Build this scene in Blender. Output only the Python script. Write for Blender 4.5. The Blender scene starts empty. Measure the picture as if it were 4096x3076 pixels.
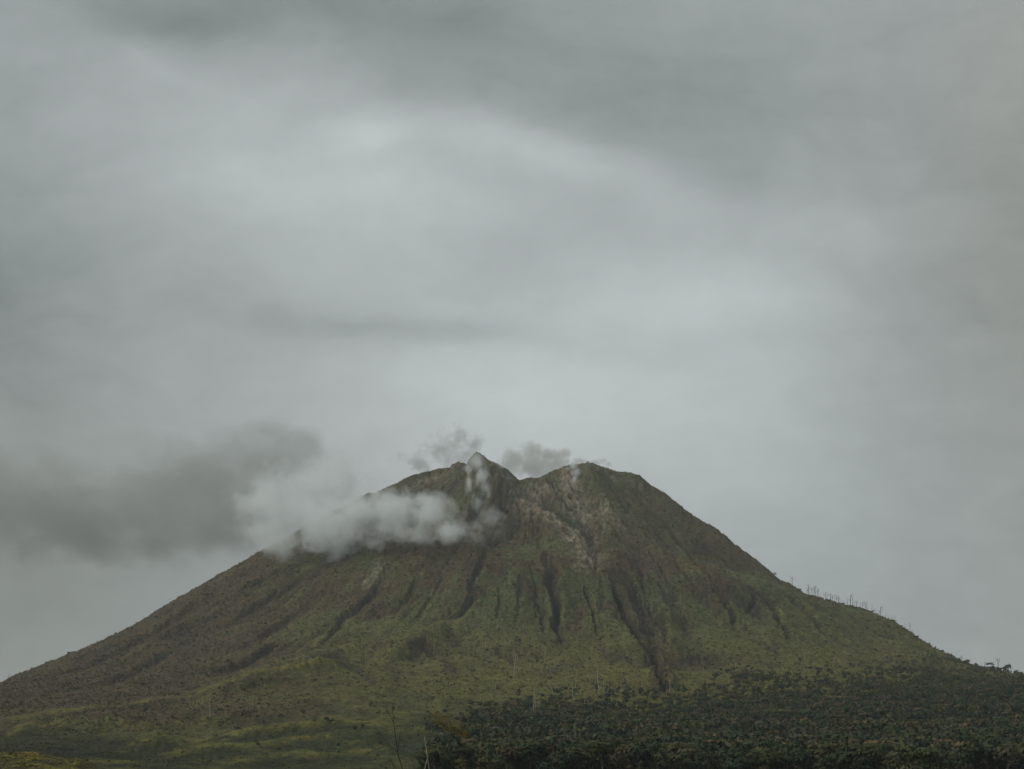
import bpy, bmesh, math, random, time
import numpy as np
from mathutils import Vector, Matrix
T0 = time.time()
random.seed(11); rng = np.random.default_rng(11)
R = math.radians
SC = bpy.context.scene
C = SC.collection

# ------------------------------------------------------------------ camera model (photo pixels 4096 x 3076)
F, CX, HY = 5627.0, 2048.0, 3037.0     # focal length in pixels, centre column, eye-level row
D0 = 4000.0                             # distance to the axis of the volcano
GROUND = -12.0                           # the plain under the viewpoint

def at(px, py, Y):
    return Vector(((px-CX)/F*Y, Y, (HY-py)/F*Y))

# ------------------------------------------------------------------ helpers
def tag(o, label=None, cat=None, group=None, kind=None):
    if label: o['label'] = label
    if cat: o['category'] = cat
    if group: o['group'] = group
    if kind: o['kind'] = kind
    return o

def link(name, me, mat=None, parent=None):
    o = bpy.data.objects.new(name, me); C.objects.link(o)
    if mat is not None and me is not None and not me.materials: me.materials.append(mat)
    if parent is not None: o.parent = parent
    return o

def empty(name, loc=(0, 0, 0), rz=0):
    o = bpy.data.objects.new(name, None); C.objects.link(o)
    o.location = loc; o.rotation_euler = (0, 0, rz); o.empty_display_size = 1
    return o

def mesh_np(name, V, Q, smooth=False, col=None):
    """V (n,3), Q (m,k) -> mesh"""
    me = bpy.data.meshes.new(name)
    V = np.ascontiguousarray(V, np.float32); Q = np.ascontiguousarray(Q, np.int32)
    m, k = Q.shape
    me.vertices.add(len(V)); me.vertices.foreach_set('co', V.ravel())
    me.loops.add(m*k); me.loops.foreach_set('vertex_index', Q.ravel())
    me.polygons.add(m); me.polygons.foreach_set('loop_start', np.arange(0, m*k, k, dtype=np.int32))
    me.update(calc_edges=True)
    me.polygons.foreach_set('use_smooth', np.full(m, smooth, bool))
    if col is not None:
        a = me.attributes.new('Col', 'FLOAT_COLOR', 'POINT')
        c4 = np.ones((len(V), 4), np.float32); c4[:, :3] = col
        a.data.foreach_set('color', c4.ravel())
    return me

# gradient noise in numpy
_a = rng.random((256, 256))*2*np.pi
GX, GY = np.cos(_a).astype(np.float32), np.sin(_a).astype(np.float32)
def pn(x, y):
    xf, yf = np.floor(x), np.floor(y)
    fx, fy = (x-xf).astype(np.float32), (y-yf).astype(np.float32)
    i, j = xf.astype(np.int32) & 255, yf.astype(np.int32) & 255
    i1, j1 = (i+1) & 255, (j+1) & 255
    u = fx*fx*fx*(fx*(fx*6-15)+10); v = fy*fy*fy*(fy*(fy*6-15)+10)
    n00 = GX[i, j]*fx+GY[i, j]*fy; n10 = GX[i1, j]*(fx-1)+GY[i1, j]*fy
    n01 = GX[i, j1]*fx+GY[i, j1]*(fy-1); n11 = GX[i1, j1]*(fx-1)+GY[i1, j1]*(fy-1)
    return ((n00+(n10-n00)*u)*(1-v)+(n01+(n11-n01)*u)*v)*1.5
def fbm(x, y, o=4, seed=0, gain=.5):
    s = 0; a = 1.0; t = 0
    for k in range(o):
        s = s+a*pn(x+seed*17.3+k*31.7, y-seed*9.1+k*11.3); t += a
        x = x*2.03; y = y*2.03; a *= gain
    return s/t
def ridged(x, y, o=3, seed=0):
    s = 0; a = 1.0; t = 0
    for k in range(o):
        s = s+a*(1-np.abs(pn(x+seed*13.7+k*5.1, y+seed*7.9+k*3.3))*1.6); t += a
        x = x*2.1; y = y*2.1; a *= .5
    return s/t
def sst(x, a, b):
    t = np.clip((x-a)/(b-a), 0, 1); return t*t*(3-2*t)
def lerp(a, b, t): return a+(b-a)*t

# ------------------------------------------------------------------ skyline traced from the photograph (its outline on the real 3-D cone)
SKY = [(-1400, 2960), (-900, 2900), (-400, 2812), (0, 2731), (93, 2687), (185, 2650), (287, 2609), (407, 2560), (532, 2500), (614, 2449), (741, 2373), (886, 2291),
       (987, 2234), (1139, 2152), (1228, 2101), (1320, 2052), (1415, 2005), (1460, 1980), (1472, 1971), (1497, 1972), (1560, 1944), (1599, 1926), (1630, 1907),
       (1700, 1888), (1770, 1872), (1800, 1868), (1806, 1858), (1822, 1853), (1832, 1845), (1840, 1850), (1852, 1852), (1868, 1856), (1872, 1840),
       (1885, 1826), (1896, 1812), (1905, 1803), (1925, 1815), (1944, 1829), (1948, 1836), (1985, 1853), (2031, 1876), (2040, 1886), (2060, 1904), (2076, 1919),
       (2098, 1913), (2121, 1908), (2140, 1911), (2157, 1910), (2180, 1898), (2206, 1884), (2255, 1864), (2285, 1858), (2312, 1856), (2340, 1848), (2369, 1850), (2410, 1866),
       (2467, 1886), (2500, 1886), (2525, 1889), (2560, 1903), (2600, 1935), (2668, 1979), (2769, 2057), (2870, 2118), (2945, 2179), (3033, 2243), (3107, 2307), (3168, 2341),
       (3222, 2375), (3303, 2395), (3412, 2426), (3499, 2453), (3574, 2483), (3648, 2530), (3709, 2574), (3763, 2605), (3838, 2645), (3885, 2662), (3986, 2680),
       (4096, 2703), (4500, 2790), (5000, 2880), (5600, 2960)]
SX, SY = np.array(SKY, float).T

# ------------------------------------------------------------------ terrain: fan-shaped height field
uu = np.concatenate([np.linspace(-.80, -.42, 60)[:-1], np.linspace(-.42, .42, 1530), np.linspace(.42, .80, 60)[1:]])
YY = np.concatenate([np.arange(520, 1800, 6.5), np.arange(1800, 4250, 3.9), np.arange(4250, 5400, 16)])
U, Yg = np.meshgrid(uu, YY)            # rows: depth
X = U*Yg
PX = CX+F*U
XC = 70.0
def profile():
    """height over radius, for the left and the right flank, read off the skyline at the axis"""
    xs = (SX-CX)/F*D0-XC; zs = (HY-SY)/F*D0
    r = np.linspace(0, 4200, 421)
    def mk(sel, sign):
        o = np.argsort(np.abs(xs[sel])); a = np.abs(xs[sel])[o]; b = zs[sel][o]
        far = np.array([2600, 3300, 4300.]); fz = np.array([40, 5, -12.])
        keep = a < 1750
        z = np.interp(r, np.concatenate([a[keep], far]), np.concatenate([b[keep], fz]))
        z = np.minimum.accumulate(z)
        kz = np.ones(9)/9; zp = np.pad(z, 4, mode='edge'); return np.convolve(zp, kz, 'valid')
    return r, mk(xs < 0, -1), mk(xs >= 0, 1)
pr, pL, pR = profile()
dx = X-XC; dy = (Yg-D0)*1.22
rr = np.hypot(dx, dy)
phi = np.arctan2(dx, -dy)              # 0 towards the viewer
warp = fbm(X/420, Yg/420, 3, 1)
w = sst(dx/(rr+40)+.25*warp, -1, 1)
re = rr*(1+.05*warp)
zV = lerp(np.interp(re, pr, pL), np.interp(re, pr, pR), w)
zV = np.minimum(zV, 850+0*zV)

# radial erosion
s = phi*900
gate = sst(rr, 150, 520)*(1-sst(rr, 1400, 2300))
v1 = np.abs(pn(s/330+.45*warp+7.7, rr/1900+3.1))+.35*np.abs(pn(s/150+.5*warp, rr/900))      # 0 in the valley floors
v2 = np.abs(pn(s/95+.8*warp+2.2, rr/520+.4*warp))
v3 = np.abs(pn(s/40+1.2*warp, rr/260))
v4 = np.abs(pn(s/19+1.5*warp+5.5, rr/170))
gup = sst(rr, 70, 240)*(1-sst(rr, 1400, 2300))
pat = sst(fbm(s/260+3.3, rr/420, 3, 59), -.12, .30)          # rills come in patches, smooth faces between them
zV += gate*(np.minimum(v1, .8)*34+np.minimum(v2, .7)*(9+17*pat)-23)+gup*(.6+.4*pat)*(np.minimum(v3, .6)*11+np.minimum(v4, .6)*5-5)
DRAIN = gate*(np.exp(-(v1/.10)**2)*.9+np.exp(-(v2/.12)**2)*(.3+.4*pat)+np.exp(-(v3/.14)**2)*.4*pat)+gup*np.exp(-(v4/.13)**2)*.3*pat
zV += fbm(X/130, Yg/130, 4, 5)*10*sst(rr, 60, 400)

# foothills in front, as depth stations: (depth, depth at the right end) and crest heights by column
def st(pts, x): a = np.array(pts, float).T; return np.interp(x, a[0], a[1])
STN = [
 (lambda x: 560+0*x, [(-2000, 3150), (6000, 3170)]),
 (lambda x: 850+0*x, [(-2000, 2990), (-400, 2996), (0, 3005), (153, 3007), (194, 3022), (278, 3037), (333, 3056), (450, 3090), (700, 3125), (6000, 3130)]),
 (lambda x: 990+0*x, [(-2000, 3045), (0, 3050), (400, 3068), (1000, 3095), (6000, 3100)]),
 (lambda x: 1300+0*x, [(-2000, 2985), (0, 3000), (300, 3010), (500, 3020), (1000, 3026), (1700, 3030), (2500, 3034), (6000, 3030)]),
 (lambda x: 1640+0*x, [(-2000, 2935), (0, 2950), (400, 2960), (648, 2966), (787, 2976), (903, 2956), (1024, 2925), (1209, 2903), (1350, 2895), (1700, 2890), (2000, 2930), (2500, 2950), (4096, 2940), (6000, 2920)]),
 (lambda x: 1790+0*x, [(-2000, 2930), (0, 2936), (400, 2952), (648, 2980), (787, 2984), (1024, 2940), (1209, 2916), (1350, 2893), (1700, 2872), (2000, 2905), (2600, 2915), (3300, 2890), (4096, 2870), (6000, 2840)]),
 (lambda x: np.interp(x, [0, 1000, 1500, 2200, 6000], [1960, 2170, 2480, 2330, 2330]),
    [(-2000, 2945), (0, 2935), (139, 2930), (250, 2938), (370, 2930), (444, 2925), (523, 2915), (625, 2890), (741, 2870), (856, 2850), (1024, 2812), (1163, 2770), (1279, 2735), (1400, 2720), (1600, 2745), (2050, 2830), (2300, 2845), (2650, 2850), (2900, 2818), (3300, 2800), (3600, 2785), (4096, 2765), (6000, 2730)]),
 (lambda x: np.interp(x, [0, 1000, 1500, 2200, 6000], [2080, 2300, 2600, 2450, 2450]),
    [(-2000, 2880), (0, 2866), (83, 2866), (139, 2849), (208, 2845), (287, 2838), (370, 2827), (444, 2842), (523, 2826), (625, 2796), (741, 2773), (856, 2752), (1024, 2718), (1163, 2685), (1279, 2655), (1400, 2650), (1600, 2700), (2050, 2810), (2300, 2830), (2650, 2840), (2900, 2805), (3300, 2790), (3600, 2775), (4096, 2750), (6000, 2720)]),
 (lambda x: np.interp(x, [0, 1000, 1500, 2200, 6000], [2330, 2560, 2850, 2800, 2800]),
    [(-2000, 2915), (0, 2895), (370, 2872), (625, 2840), (1024, 2762), (1400, 2700), (2050, 2830), (4096, 2735), (6000, 2720)]),
 (lambda x: 3400+0*x, [(-2000, 2990), (0, 2990), (1400, 2960), (2050, 2960), (3600, 2800), (4096, 2740), (6000, 2790)]),
 (lambda x: 5500+0*x, [(-2000, 3060), (6000, 3060)]),
]
pxc = CX+F*uu
yk = np.array([f(pxc) for f, _ in STN]); zk = np.array([(HY-st(p, pxc))/F for _, p in STN])*yk
zF = np.empty_like(X)
for c in range(len(uu)):
    k = np.clip(np.searchsorted(yk[:, c], YY)-1, 0, len(STN)-2)
    t = np.clip((YY-yk[k, c])/(yk[k+1, c]-yk[k, c]), 0, 1); t = t*t*(3-2*t)*.75+.25*t
    zF[:, c] = zk[k, c]+(zk[k+1, c]-zk[k, c])*t
nf1 = fbm(X/55, Yg/75, 4, 21)
zF += (nf1*8.0-1.5)*sst(Yg, 950, 1500)*(1-.6*sst(PX, 1650, 2000))+nf1*1.2+fbm(X/160, Yg/160, 3, 22)*5*sst(Yg, 1000, 1700)
zV -= 70*(1-sst(Yg, 1350, 2050))
K = 14.0
h = np.clip(.5+.5*(zV-zF)/K, 0, 1)
Z = zF+(zV-zF)*h+K*h*(1-h)
isV = h

PY = HY-F*Z/Yg                         # where each ground point lies in the photograph, before carving
wobx = fbm(X/60, Yg/60, 3, 31)*18+fbm(X/17, Yg/24, 2, 33)*12; woby = fbm(X/60, Yg/60, 3, 32)*14
front = (Yg < D0+40)
def polyd(pts, pad):
    P = np.array(pts, float)
    lo, hi = P.min(0)-pad, P.max(0)+pad
    sel = np.nonzero(front & (PX > lo[0]) & (PX < hi[0]) & (PY > lo[1]) & (PY < hi[1]))
    qx, qy = PX[sel]+wobx[sel], PY[sel]+woby[sel]
    best = np.full(qx.shape, 1e9); tt = np.zeros_like(best); sgn = np.zeros_like(best); L = 0
    seg = np.hypot(*(P[1:]-P[:-1]).T); tot = seg.sum()
    for a, b, l in zip(P[:-1], P[1:], seg):
        v = (b-a)/l; t = np.clip((qx-a[0])*v[0]+(qy-a[1])*v[1], 0, l)
        ex, ey = qx-a[0]-v[0]*t, qy-a[1]-v[1]*t
        d = np.hypot(ex, ey); m = d < best
        best[m] = d[m]; tt[m] = (L+t[m])/tot; sgn[m] = np.sign(v[0]*ey-v[1]*ex)[m]; L += l
    return sel, best, tt, sgn
GUL = np.zeros_like(Z); ROCK = np.zeros_like(Z); RED = np.zeros_like(Z); LUSH = np.zeros_like(Z); CREST = np.zeros_like(Z)
def carve(pts, wd, depth, burn=1.0, ends=(.22, .5), lean=.45):
    """a V shaped gully: steep on its left side, longer on its right"""
    sel, d, t, sg = polyd(pts, wd*4+40)
    env = sst(t, 0, ends[0])*(1-sst(t, 1-ends[1], 1)) if ends else 1
    ww = .84*wd*(.4+.6*env)*np.where(sg < 0, 1+lean, 1-lean)
    v = np.clip(1-d/(1.75*ww), 0, 1)
    Z[sel] -= 1.2*depth*env*v**1.35
    Z[sel] += depth*.25*env*np.exp(-((d-2.2*ww)/(ww*.7))**2)
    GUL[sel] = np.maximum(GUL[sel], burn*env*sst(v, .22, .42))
    CREST[sel] = np.maximum(CREST[sel], (.55*burn*env*(sg < 0)*np.exp(-((d-2.1*ww)/(ww*.6+3))**2)*sst(PY[sel], 2330, 2450)))
def paint(M, pts, wd, amt=1.0, soft=2):
    sel, d, t, sg = polyd(pts, wd*3+40)
    M[sel] = np.maximum(M[sel], amt*np.exp(-(d/wd)**soft))
def raise_ridge(pts, wd, hgt):
    sel, d, t, sg = polyd(pts, wd*3+40)
    Z[sel] += hgt*np.exp(-(d/wd)**2)*sst(t, 0, .2)*(1-sst(t, .75, 1))
def rg(*p): return [(2100+.5877*x_, 1980+.5877*y_) for x_, y_ in p]
def lf(*p): return [(1000+.5877*x_, 2080+.5877*y_) for x_, y_ in p]
SCAR = np.zeros_like(Z)
# the big burnt ravine: a sharp left wall, a broad brown right side
carve(rg((570, 520), (588, 660), (650, 790), (698, 895), (760, 990), (838, 1090), (888, 1200), (930, 1290), (950, 1345)), 15, 32, 1, (.2, .06), .6)
carve(rg((700, 560), (770, 740), (830, 860), (860, 990), (890, 1100), (930, 1230)), 46, 22, .0)
carve(rg((800, 640), (850, 760), (930, 850), (950, 970), (960, 1100)), 14, 12, .7)
paint(SCAR, rg((640, 540), (720, 700), (800, 820), (850, 930), (890, 1060), (920, 1180), (945, 1290)), 46, .8, 3)
paint(SCAR, rg((600, 500), (680, 540)), 40, .7, 3)
carve(rg((140, 330), (165, 470), (190, 610), (205, 730), (195, 880), (225, 960), (262, 1012), (312, 1082), (352, 1140)), 17, 22)
paint(SCAR, rg((205, 900), (250, 960)), 26, .8, 3)
carve(rg((390, 560), (430, 700), (470, 860), (500, 950), (520, 1000), (545, 1050), (550, 1090)), 8, 11)
carve(rg((755, 460), (785, 545), (802, 620), (830, 660)), 10, 10, .8)
carve(rg((1120, 270), (1180, 310), (1240, 370), (1290, 410)), 26, 16, .9)
carve(rg((880, 110), (960, 190), (1040, 300), (1140, 430), (1215, 530), (1270, 610)), 11, 12, .75)
carve(rg((1250, 590), (1320, 670), (1395, 800), (1430, 895), (1475, 985)), 12, 15)
carve(rg((1535, 640), (1550, 710), (1525, 780), (1500, 850)), 10, 9)
carve(rg((1495, 870), (1515, 920), (1532, 985)), 7, 7, .8)
carve(rg((1500, 590), (1580, 660), (1640, 725), (1690, 780), (1722, 840), (1755, 905), (1805, 990)), 13, 16, 1.0, (.15, .15))
carve(rg((1690, 590), (1790, 670), (1880, 740), (1965, 815), (2000, 890), (2065, 950), (2130, 1010)), 14, 18)
carve(rg((120, 330), (140, 450), (170, 560), (180, 680)), 12, 9, .4)
carve(rg((420, 430), (470, 520), (540, 600)), 12, 9, .5)
carve(rg((820, 340), (890, 440), (960, 560), (1050, 680)), 12, 9, .5)
carve(lf((1620, 130), (1570, 270), (1515, 400), (1500, 470), (1488, 545), (1440, 620), (1330, 690), (1210, 770)), 15, 12, .7)
paint(SCAR, lf((1400, 610), (1270, 690)), 24, .4)
carve(lf((940, 240), (905, 350), (862, 455), (745, 575), (640, 650), (560, 760), (440, 880), (330, 960)), 15, 13, .75)
carve(lf((1990, 300), (2040, 470), (2075, 640), (2058, 730), (2125, 815), (2165, 905)), 14, 14, .9)
carve(lf((1965, 520), (1985, 640), (1985, 740), (2010, 830)), 12, 10, .7)
carve(lf((1700, 480), (1690, 600), (1660, 700)), 10, 8, .5)
carve(lf((1150, 380), (1080, 500), (1000, 620)), 11, 9, .5)
carve(lf((1640, 860), (1700, 910), (1770, 960), (1880, 990)), 12, 12, .6)
carve(lf((1330, 300), (1290, 430), (1210, 560), (1130, 680), (1040, 790)), 9, 6, .3)
carve(lf((1830, 330), (1830, 480), (1810, 640), (1800, 800)), 9, 6, .3)
carve(rg((620, 330), (690, 430), (770, 560), (900, 720), (1010, 880)), 9, 6, .3)
carve(rg((980, 360), (1060, 480), (1160, 620), (1230, 760), (1290, 900)), 9, 6, .3)
carve(rg((20, 420), (60, 600), (80, 780), (110, 940)), 9, 6, .3)
carve(rg((1180, 480), (1330, 600), (1450, 700), (1500, 760)), 9, 6, .3)
for pts in ([(1180, 2200), (1060, 2290), (930, 2370), (800, 2440)], [(1260, 2260), (1100, 2370), (930, 2480), (760, 2560)], [(900, 2330), (760, 2420), (600, 2520), (430, 2600)],
            [(1330, 2330), (1180, 2450), (1020, 2560), (900, 2650)], [(640, 2500), (480, 2590), (300, 2670), (120, 2740)], [(1130, 2560), (960, 2660), (800, 2720)], [(700, 2600), (520, 2690), (330, 2770)]):
    carve(pts, 17, 9, .55)
# crater channels and bare rock
carve([(2085, 1935), (2110, 1945), (2170, 1998), (2235, 2047), (2292, 2104)], 13, 17, .0)
paint(LUSH, [(2110, 1945), (2170, 1998), (2235, 2047), (2292, 2104)], 13, 1)
carve([(2215, 1905), (2265, 1960), (2320, 2030), (2355, 2110), (2368, 2200)], 46, 30, 0, None)
raise_ridge([(1915, 1830), (2010, 1925), (2120, 2010), (2230, 2110), (2330, 2190)], 34, 22)
raise_ridge([(2320, 1870), (2400, 1990), (2440, 2100), (2470, 2210)], 40, 18)
paint(ROCK, [(2100, 1930), (2200, 1925), (2270, 1960), (2310, 2030), (2345, 2110), (2350, 2230)], 46, .9)
paint(ROCK, [(2270, 1880), (2290, 1960), (2320, 2010)], 34, 1.0)
paint(ROCK, [(2090, 1990), (2130, 2020), (2190, 2060), (2250, 2110), (2320, 2180)], 30, .9)
paint(ROCK, [(2340, 2020), (2420, 2060), (2470, 2130)], 34, .55)
paint(ROCK, [(2330, 2150), (2350, 2200), (2360, 2240)], 30, .7)
paint(ROCK, [(1650, 1915), (1780, 1880), (1830, 1860)], 16, .35)
paint(ROCK, [(1905, 1810), (1990, 1870), (2060, 1920)], 30, .35)
paint(ROCK, [(2340, 1855), (2470, 1900), (2560, 1930)], 20, .15)
paint(ROCK, [(1520, 2240), (1500, 2300), (1450, 2340)], 20, .5)
# grassy spurs with red-brown scars on the lower slope
CR1 = lf((-400, 1260), (-150, 1150), (0, 1095), (200, 1005), (480, 940), (640, 880), (790, 780))
CR2 = lf((860, 985), (1050, 895), (1180, 815), (1310, 745), (1400, 690))
CR3 = lf((780, 990), (900, 1060), (1000, 1150))
CR4 = lf((2020, 1000), (2080, 930), (2130, 850))
for c_, hg_ in ((CR1, 14), (CR2, 25), (CR3, 10)): raise_ridge([(x_, y_+10) for x_, y_ in c_], 30, hg_)
paint(CREST, CR1, 15, .95); paint(CREST, CR2, 16, .8); paint(CREST, CR3, 14, .5); paint(CREST, lf((2040, 1010), (2110, 950), (2170, 960)), 34, .6)
paint(CREST, rg((560, 1080), (700, 1130), (800, 1180), (880, 1250)), 34, .75); paint(CREST, rg((1590, 720), (1700, 740), (1850, 800)), 18, .7)
paint(CREST, rg((1060, 430), (1130, 490), (1200, 530)), 16, .7); paint(CREST, rg((330, 1180), (250, 1120), (180, 1160)), 26, .6)
paint(SCAR, lf((1060, 890), (1140, 905), (1230, 900)), 24, .9); paint(SCAR, lf((1230, 880), (1320, 930), (1390, 1030)), 20, .8); paint(SCAR, lf((1370, 800), (1450, 900)), 20, .5)
paint(SCAR, lf((740, 1020), (830, 1110)), 20, .7); paint(SCAR, lf((160, 1080), (300, 1120), (560, 1100)), 34, .6); paint(SCAR, lf((950, 1060), (990, 1100)), 16, .6)
paint(RED, lf((1700, 880), (1900, 900)), 34, .6); paint(RED, rg((960, 1000), (990, 1120), (980, 1230)), 22, .7); paint(RED, lf((200, 1240), (420, 1300)), 40, .5)
carve(lf((1060, 880), (1180, 900), (1290, 950), (1390, 1040)), 15, 12, .3)

FCR = np.zeros_like(Z); FDK = np.zeros_like(Z)
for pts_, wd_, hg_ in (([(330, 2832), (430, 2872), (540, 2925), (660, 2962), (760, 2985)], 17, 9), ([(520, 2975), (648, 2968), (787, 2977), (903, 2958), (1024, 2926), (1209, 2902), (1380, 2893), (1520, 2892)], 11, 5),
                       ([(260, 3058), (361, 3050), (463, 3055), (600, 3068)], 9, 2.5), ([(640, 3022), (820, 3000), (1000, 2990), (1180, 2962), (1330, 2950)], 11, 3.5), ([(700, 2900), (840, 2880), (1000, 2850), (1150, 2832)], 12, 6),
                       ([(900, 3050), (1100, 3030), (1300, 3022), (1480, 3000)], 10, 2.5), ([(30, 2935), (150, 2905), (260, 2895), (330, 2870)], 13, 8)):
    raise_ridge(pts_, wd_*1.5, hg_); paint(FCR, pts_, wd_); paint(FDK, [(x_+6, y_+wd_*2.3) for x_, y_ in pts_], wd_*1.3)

# the lumps that bushes, boulders and tussocks make
lum = fbm(X/16, Yg/22, 3, 41)
Z += lum*2.2*sst(Yg, 1500, 2500)+lum*.5
rough = sst(Z, 480, 720)
lum2 = fbm(X/9, Yg/12, 2, 43)
Z += ROCK*5*(ridged(X/26, Yg/34, 3, 46)-.7)
Z += lum2*(1.2+1.5*rough)*sst(Yg, 1300, 2300)+rough*2.5*fbm(X/34, Yg/40, 3, 44)

# bring the outline onto the skyline of the photograph
tgt = np.interp(pxc, SX, SY)+3.4*np.interp(pxc, [1400, 1500, 2500, 2700], [1, 0, 0, 1])*pn(pxc/14, pxc*0+.5)+2.6*pn(pxc/7, pxc*0+3.3)+3*pn(pxc/45, pxc*0+8.3)
zone = (YY > 2600)[:, None] & (YY < 4300)[:, None]
for sig, sm in ((420, 61), (160, 15), (60, 1), (40, 1)):
    E = np.where(zone, Z/Yg, -1)
    k = E.argmax(0)
    ks = YY[k]
    if sm > 1:
        kk = np.ones(41)/41; ks = np.convolve(np.pad(ks, 20, mode='edge'), kk, 'valid')
    need = (HY-tgt)/F-E.max(0)
    if sm > 1: need = np.convolve(np.pad(need, sm//2, mode='edge'), np.ones(sm)/sm, 'valid')
    Z += need*ks*np.exp(-((Yg-ks)/sig)**2)
E = np.where(zone, Z/Yg, -1); RIDGE_Y = YY[E.argmax(0)]; RIDGE_E = E.max(0)
PY = HY-F*Z/Yg
print('terrain', round(time.time()-T0, 1), Z.shape)

# ------------------------------------------------------------------ ground cover colours (albedo of what grows or lies there)
def c3(*c): return np.array(c, np.float32)
BROWN, GREEN, OLIVE = c3(.084, .062, .036), c3(.094, .099, .033), c3(.090, .083, .035)
BURNT, ASH, STONE, PINK = c3(.038, .029, .022), c3(.082, .086, .046), c3(.23, .205, .16), c3(.23, .180, .14)
YEL, DKG, REDC = c3(.165, .150, .030), c3(.030, .046, .028), c3(.075, .044, .032)
b1 = fbm(X/190, Yg/190, 4, 51); b2 = fbm(X/38, Yg/48, 4, 52); b3 = fbm(X/11, Yg/15, 3, 53)
rad = 1-DRAIN.clip(0, 1)
grn = sst(PY, 2180, 2680)*.85+1.0*b1+.8*b2+.75*(rad-.72)
grn -= .95*sst(PX, 1250, 600)*sst(PY, 2950, 2750)+.25*sst(PX, 1700, 1200)
grn += .35*np.exp(-((PX-3050)/420)**2-((PY-2560)/190)**2)+.30*np.exp(-((PX-2350)/300)**2-((PY-2720)/110)**2)+.25*np.exp(-((PX-2050)/300)**2-((PY-2450)/150)**2)
grn = sst(grn, .12, .78)[..., None]
A = lerp(BROWN, OLIVE, sst(b2+b1, -.4, .5)[..., None])
A = lerp(A, lerp(c3(.078, .092, .040), c3(.108, .105, .034), sst(PY+60*b1, 2330, 2680)[..., None]), grn)
top = (sst(Z, 470, 700)*(.6+.7*b1+.5*b2)).clip(0, 1)[..., None]
A = lerp(A, ASH, top*.9)
A = lerp(A, c3(.076, .055, .036), (sst(PX, 1300, 600)*sst(PY, 2900, 2780)*(.6+.8*b2).clip(0, .9))[..., None])
A = lerp(A, c3(.118, .116, .036), (CREST*(.75+.8*b2)).clip(0, .9)[..., None])
A = lerp(A, c3(.054, .037, .026), (SCAR*(.9+.9*b2)).clip(0, .92)[..., None])
A = lerp(A, REDC, (RED*(.5+1.2*b2).clip(0, 1))[..., None])
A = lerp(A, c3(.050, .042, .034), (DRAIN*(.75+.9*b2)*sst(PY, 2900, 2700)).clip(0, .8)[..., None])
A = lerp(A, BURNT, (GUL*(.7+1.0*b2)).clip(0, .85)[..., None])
A = lerp(A, STONE, (ROCK*(.6+1.3*b2+1.1*b3)).clip(0, .95)[..., None])
A = lerp(A, PINK, (ROCK*sst(b3+b1, .05, .5)*.8).clip(0, .8)[..., None])
A = lerp(A, DKG, (LUSH*1.1).clip(0, 1)[..., None])
# scattered pale stones
stn = sst(fbm(X/7, Yg/9, 2, 61), .42, .55)*sst(b1+b2, 0, .4)*(.55*isV)
A = lerp(A, STONE*.8, stn[..., None])
# meadows of the foothills
mead = (1-isV)
m1 = sst(nf1*1.6+.5*b2, -.35, .45)[..., None]
FH = lerp(c3(.034, .040, .018), c3(.084, .084, .025), m1)
crx = np.interp(PX, [0, 1000, 1500], [2080, 2300, 2600])
# brown bracken on the ridge faces
FH = lerp(FH, c3(.058, .046, .028), (sst(fbm(X/80, Yg/60, 3, 71)+.5*b2, -.15, .35)*sst(PX, 1650, 1200)*sst(PY, 2960, 2900)*.8)[..., None])
FH = lerp(FH, c3(.026, .026, .016), (sst(crx-Yg, 20, 70)*sst(Yg, 960, 1030)*sst(PX, 1000, 500)*sst(b2+.4*b1, -.7, .1)*.8)[..., None])  # front face of the ridge: dark shrubs, plus its shade put into the colour
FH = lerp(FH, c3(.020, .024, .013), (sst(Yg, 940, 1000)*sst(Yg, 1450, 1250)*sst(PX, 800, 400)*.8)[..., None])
cr = np.abs(Yg-crx)
FH = lerp(FH, YEL*.95, (np.exp(-(cr/30)**2)*sst(PX, 1500, 1250)*sst(b2+.3*b1, -.35, .2)*.8)[..., None])  # ridge crest: yellow grass with sunlight put into its colour
FH = lerp(FH, YEL, (np.exp(-((PX-415)/40)**2)*sst(crx-Yg, -40, 0)*sst(crx-Yg, 120, 70)*.9)[..., None])  # sunlit patch of the slope, painted in as yellow
# bright lip of the middle meadow, shaggy dark grass below it
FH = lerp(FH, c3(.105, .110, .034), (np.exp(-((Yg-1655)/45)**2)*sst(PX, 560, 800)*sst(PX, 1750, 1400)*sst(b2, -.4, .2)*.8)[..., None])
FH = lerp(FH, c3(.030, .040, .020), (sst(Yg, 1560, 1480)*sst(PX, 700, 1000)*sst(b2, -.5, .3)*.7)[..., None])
FH = lerp(FH, c3(.026, .030, .016), (FDK*sst(b2, -.6, .2)*.75)[..., None])  # dark folds under the crest lines, shade painted into the colour
FH = lerp(FH, c3(.125, .118, .032), (FCR*sst(b2+.5*nf1, -.35, .3)*.8)[..., None])  # the crest lines themselves, lightened with painted sunlight
# sunlit coloured tussocks of the near knoll
FH = lerp(FH, lerp(c3(.060, .052, .020), YEL*.72, sst(b2+b3, -.3, .4)[..., None]), (sst(Yg, 930, 880)*sst(PX, 520, 300))[..., None])
FH = lerp(FH, c3(.034, .036, .024), (sst(PX, 1650, 2000))[..., None])
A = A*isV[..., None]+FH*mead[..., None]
A *= (1+.38*lum+.22*lum2+.30*b3+.35*fbm(X/60, Yg/80, 3, 58))[..., None].clip(.35, 1.9)
A = A.clip(.012, .5)

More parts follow.
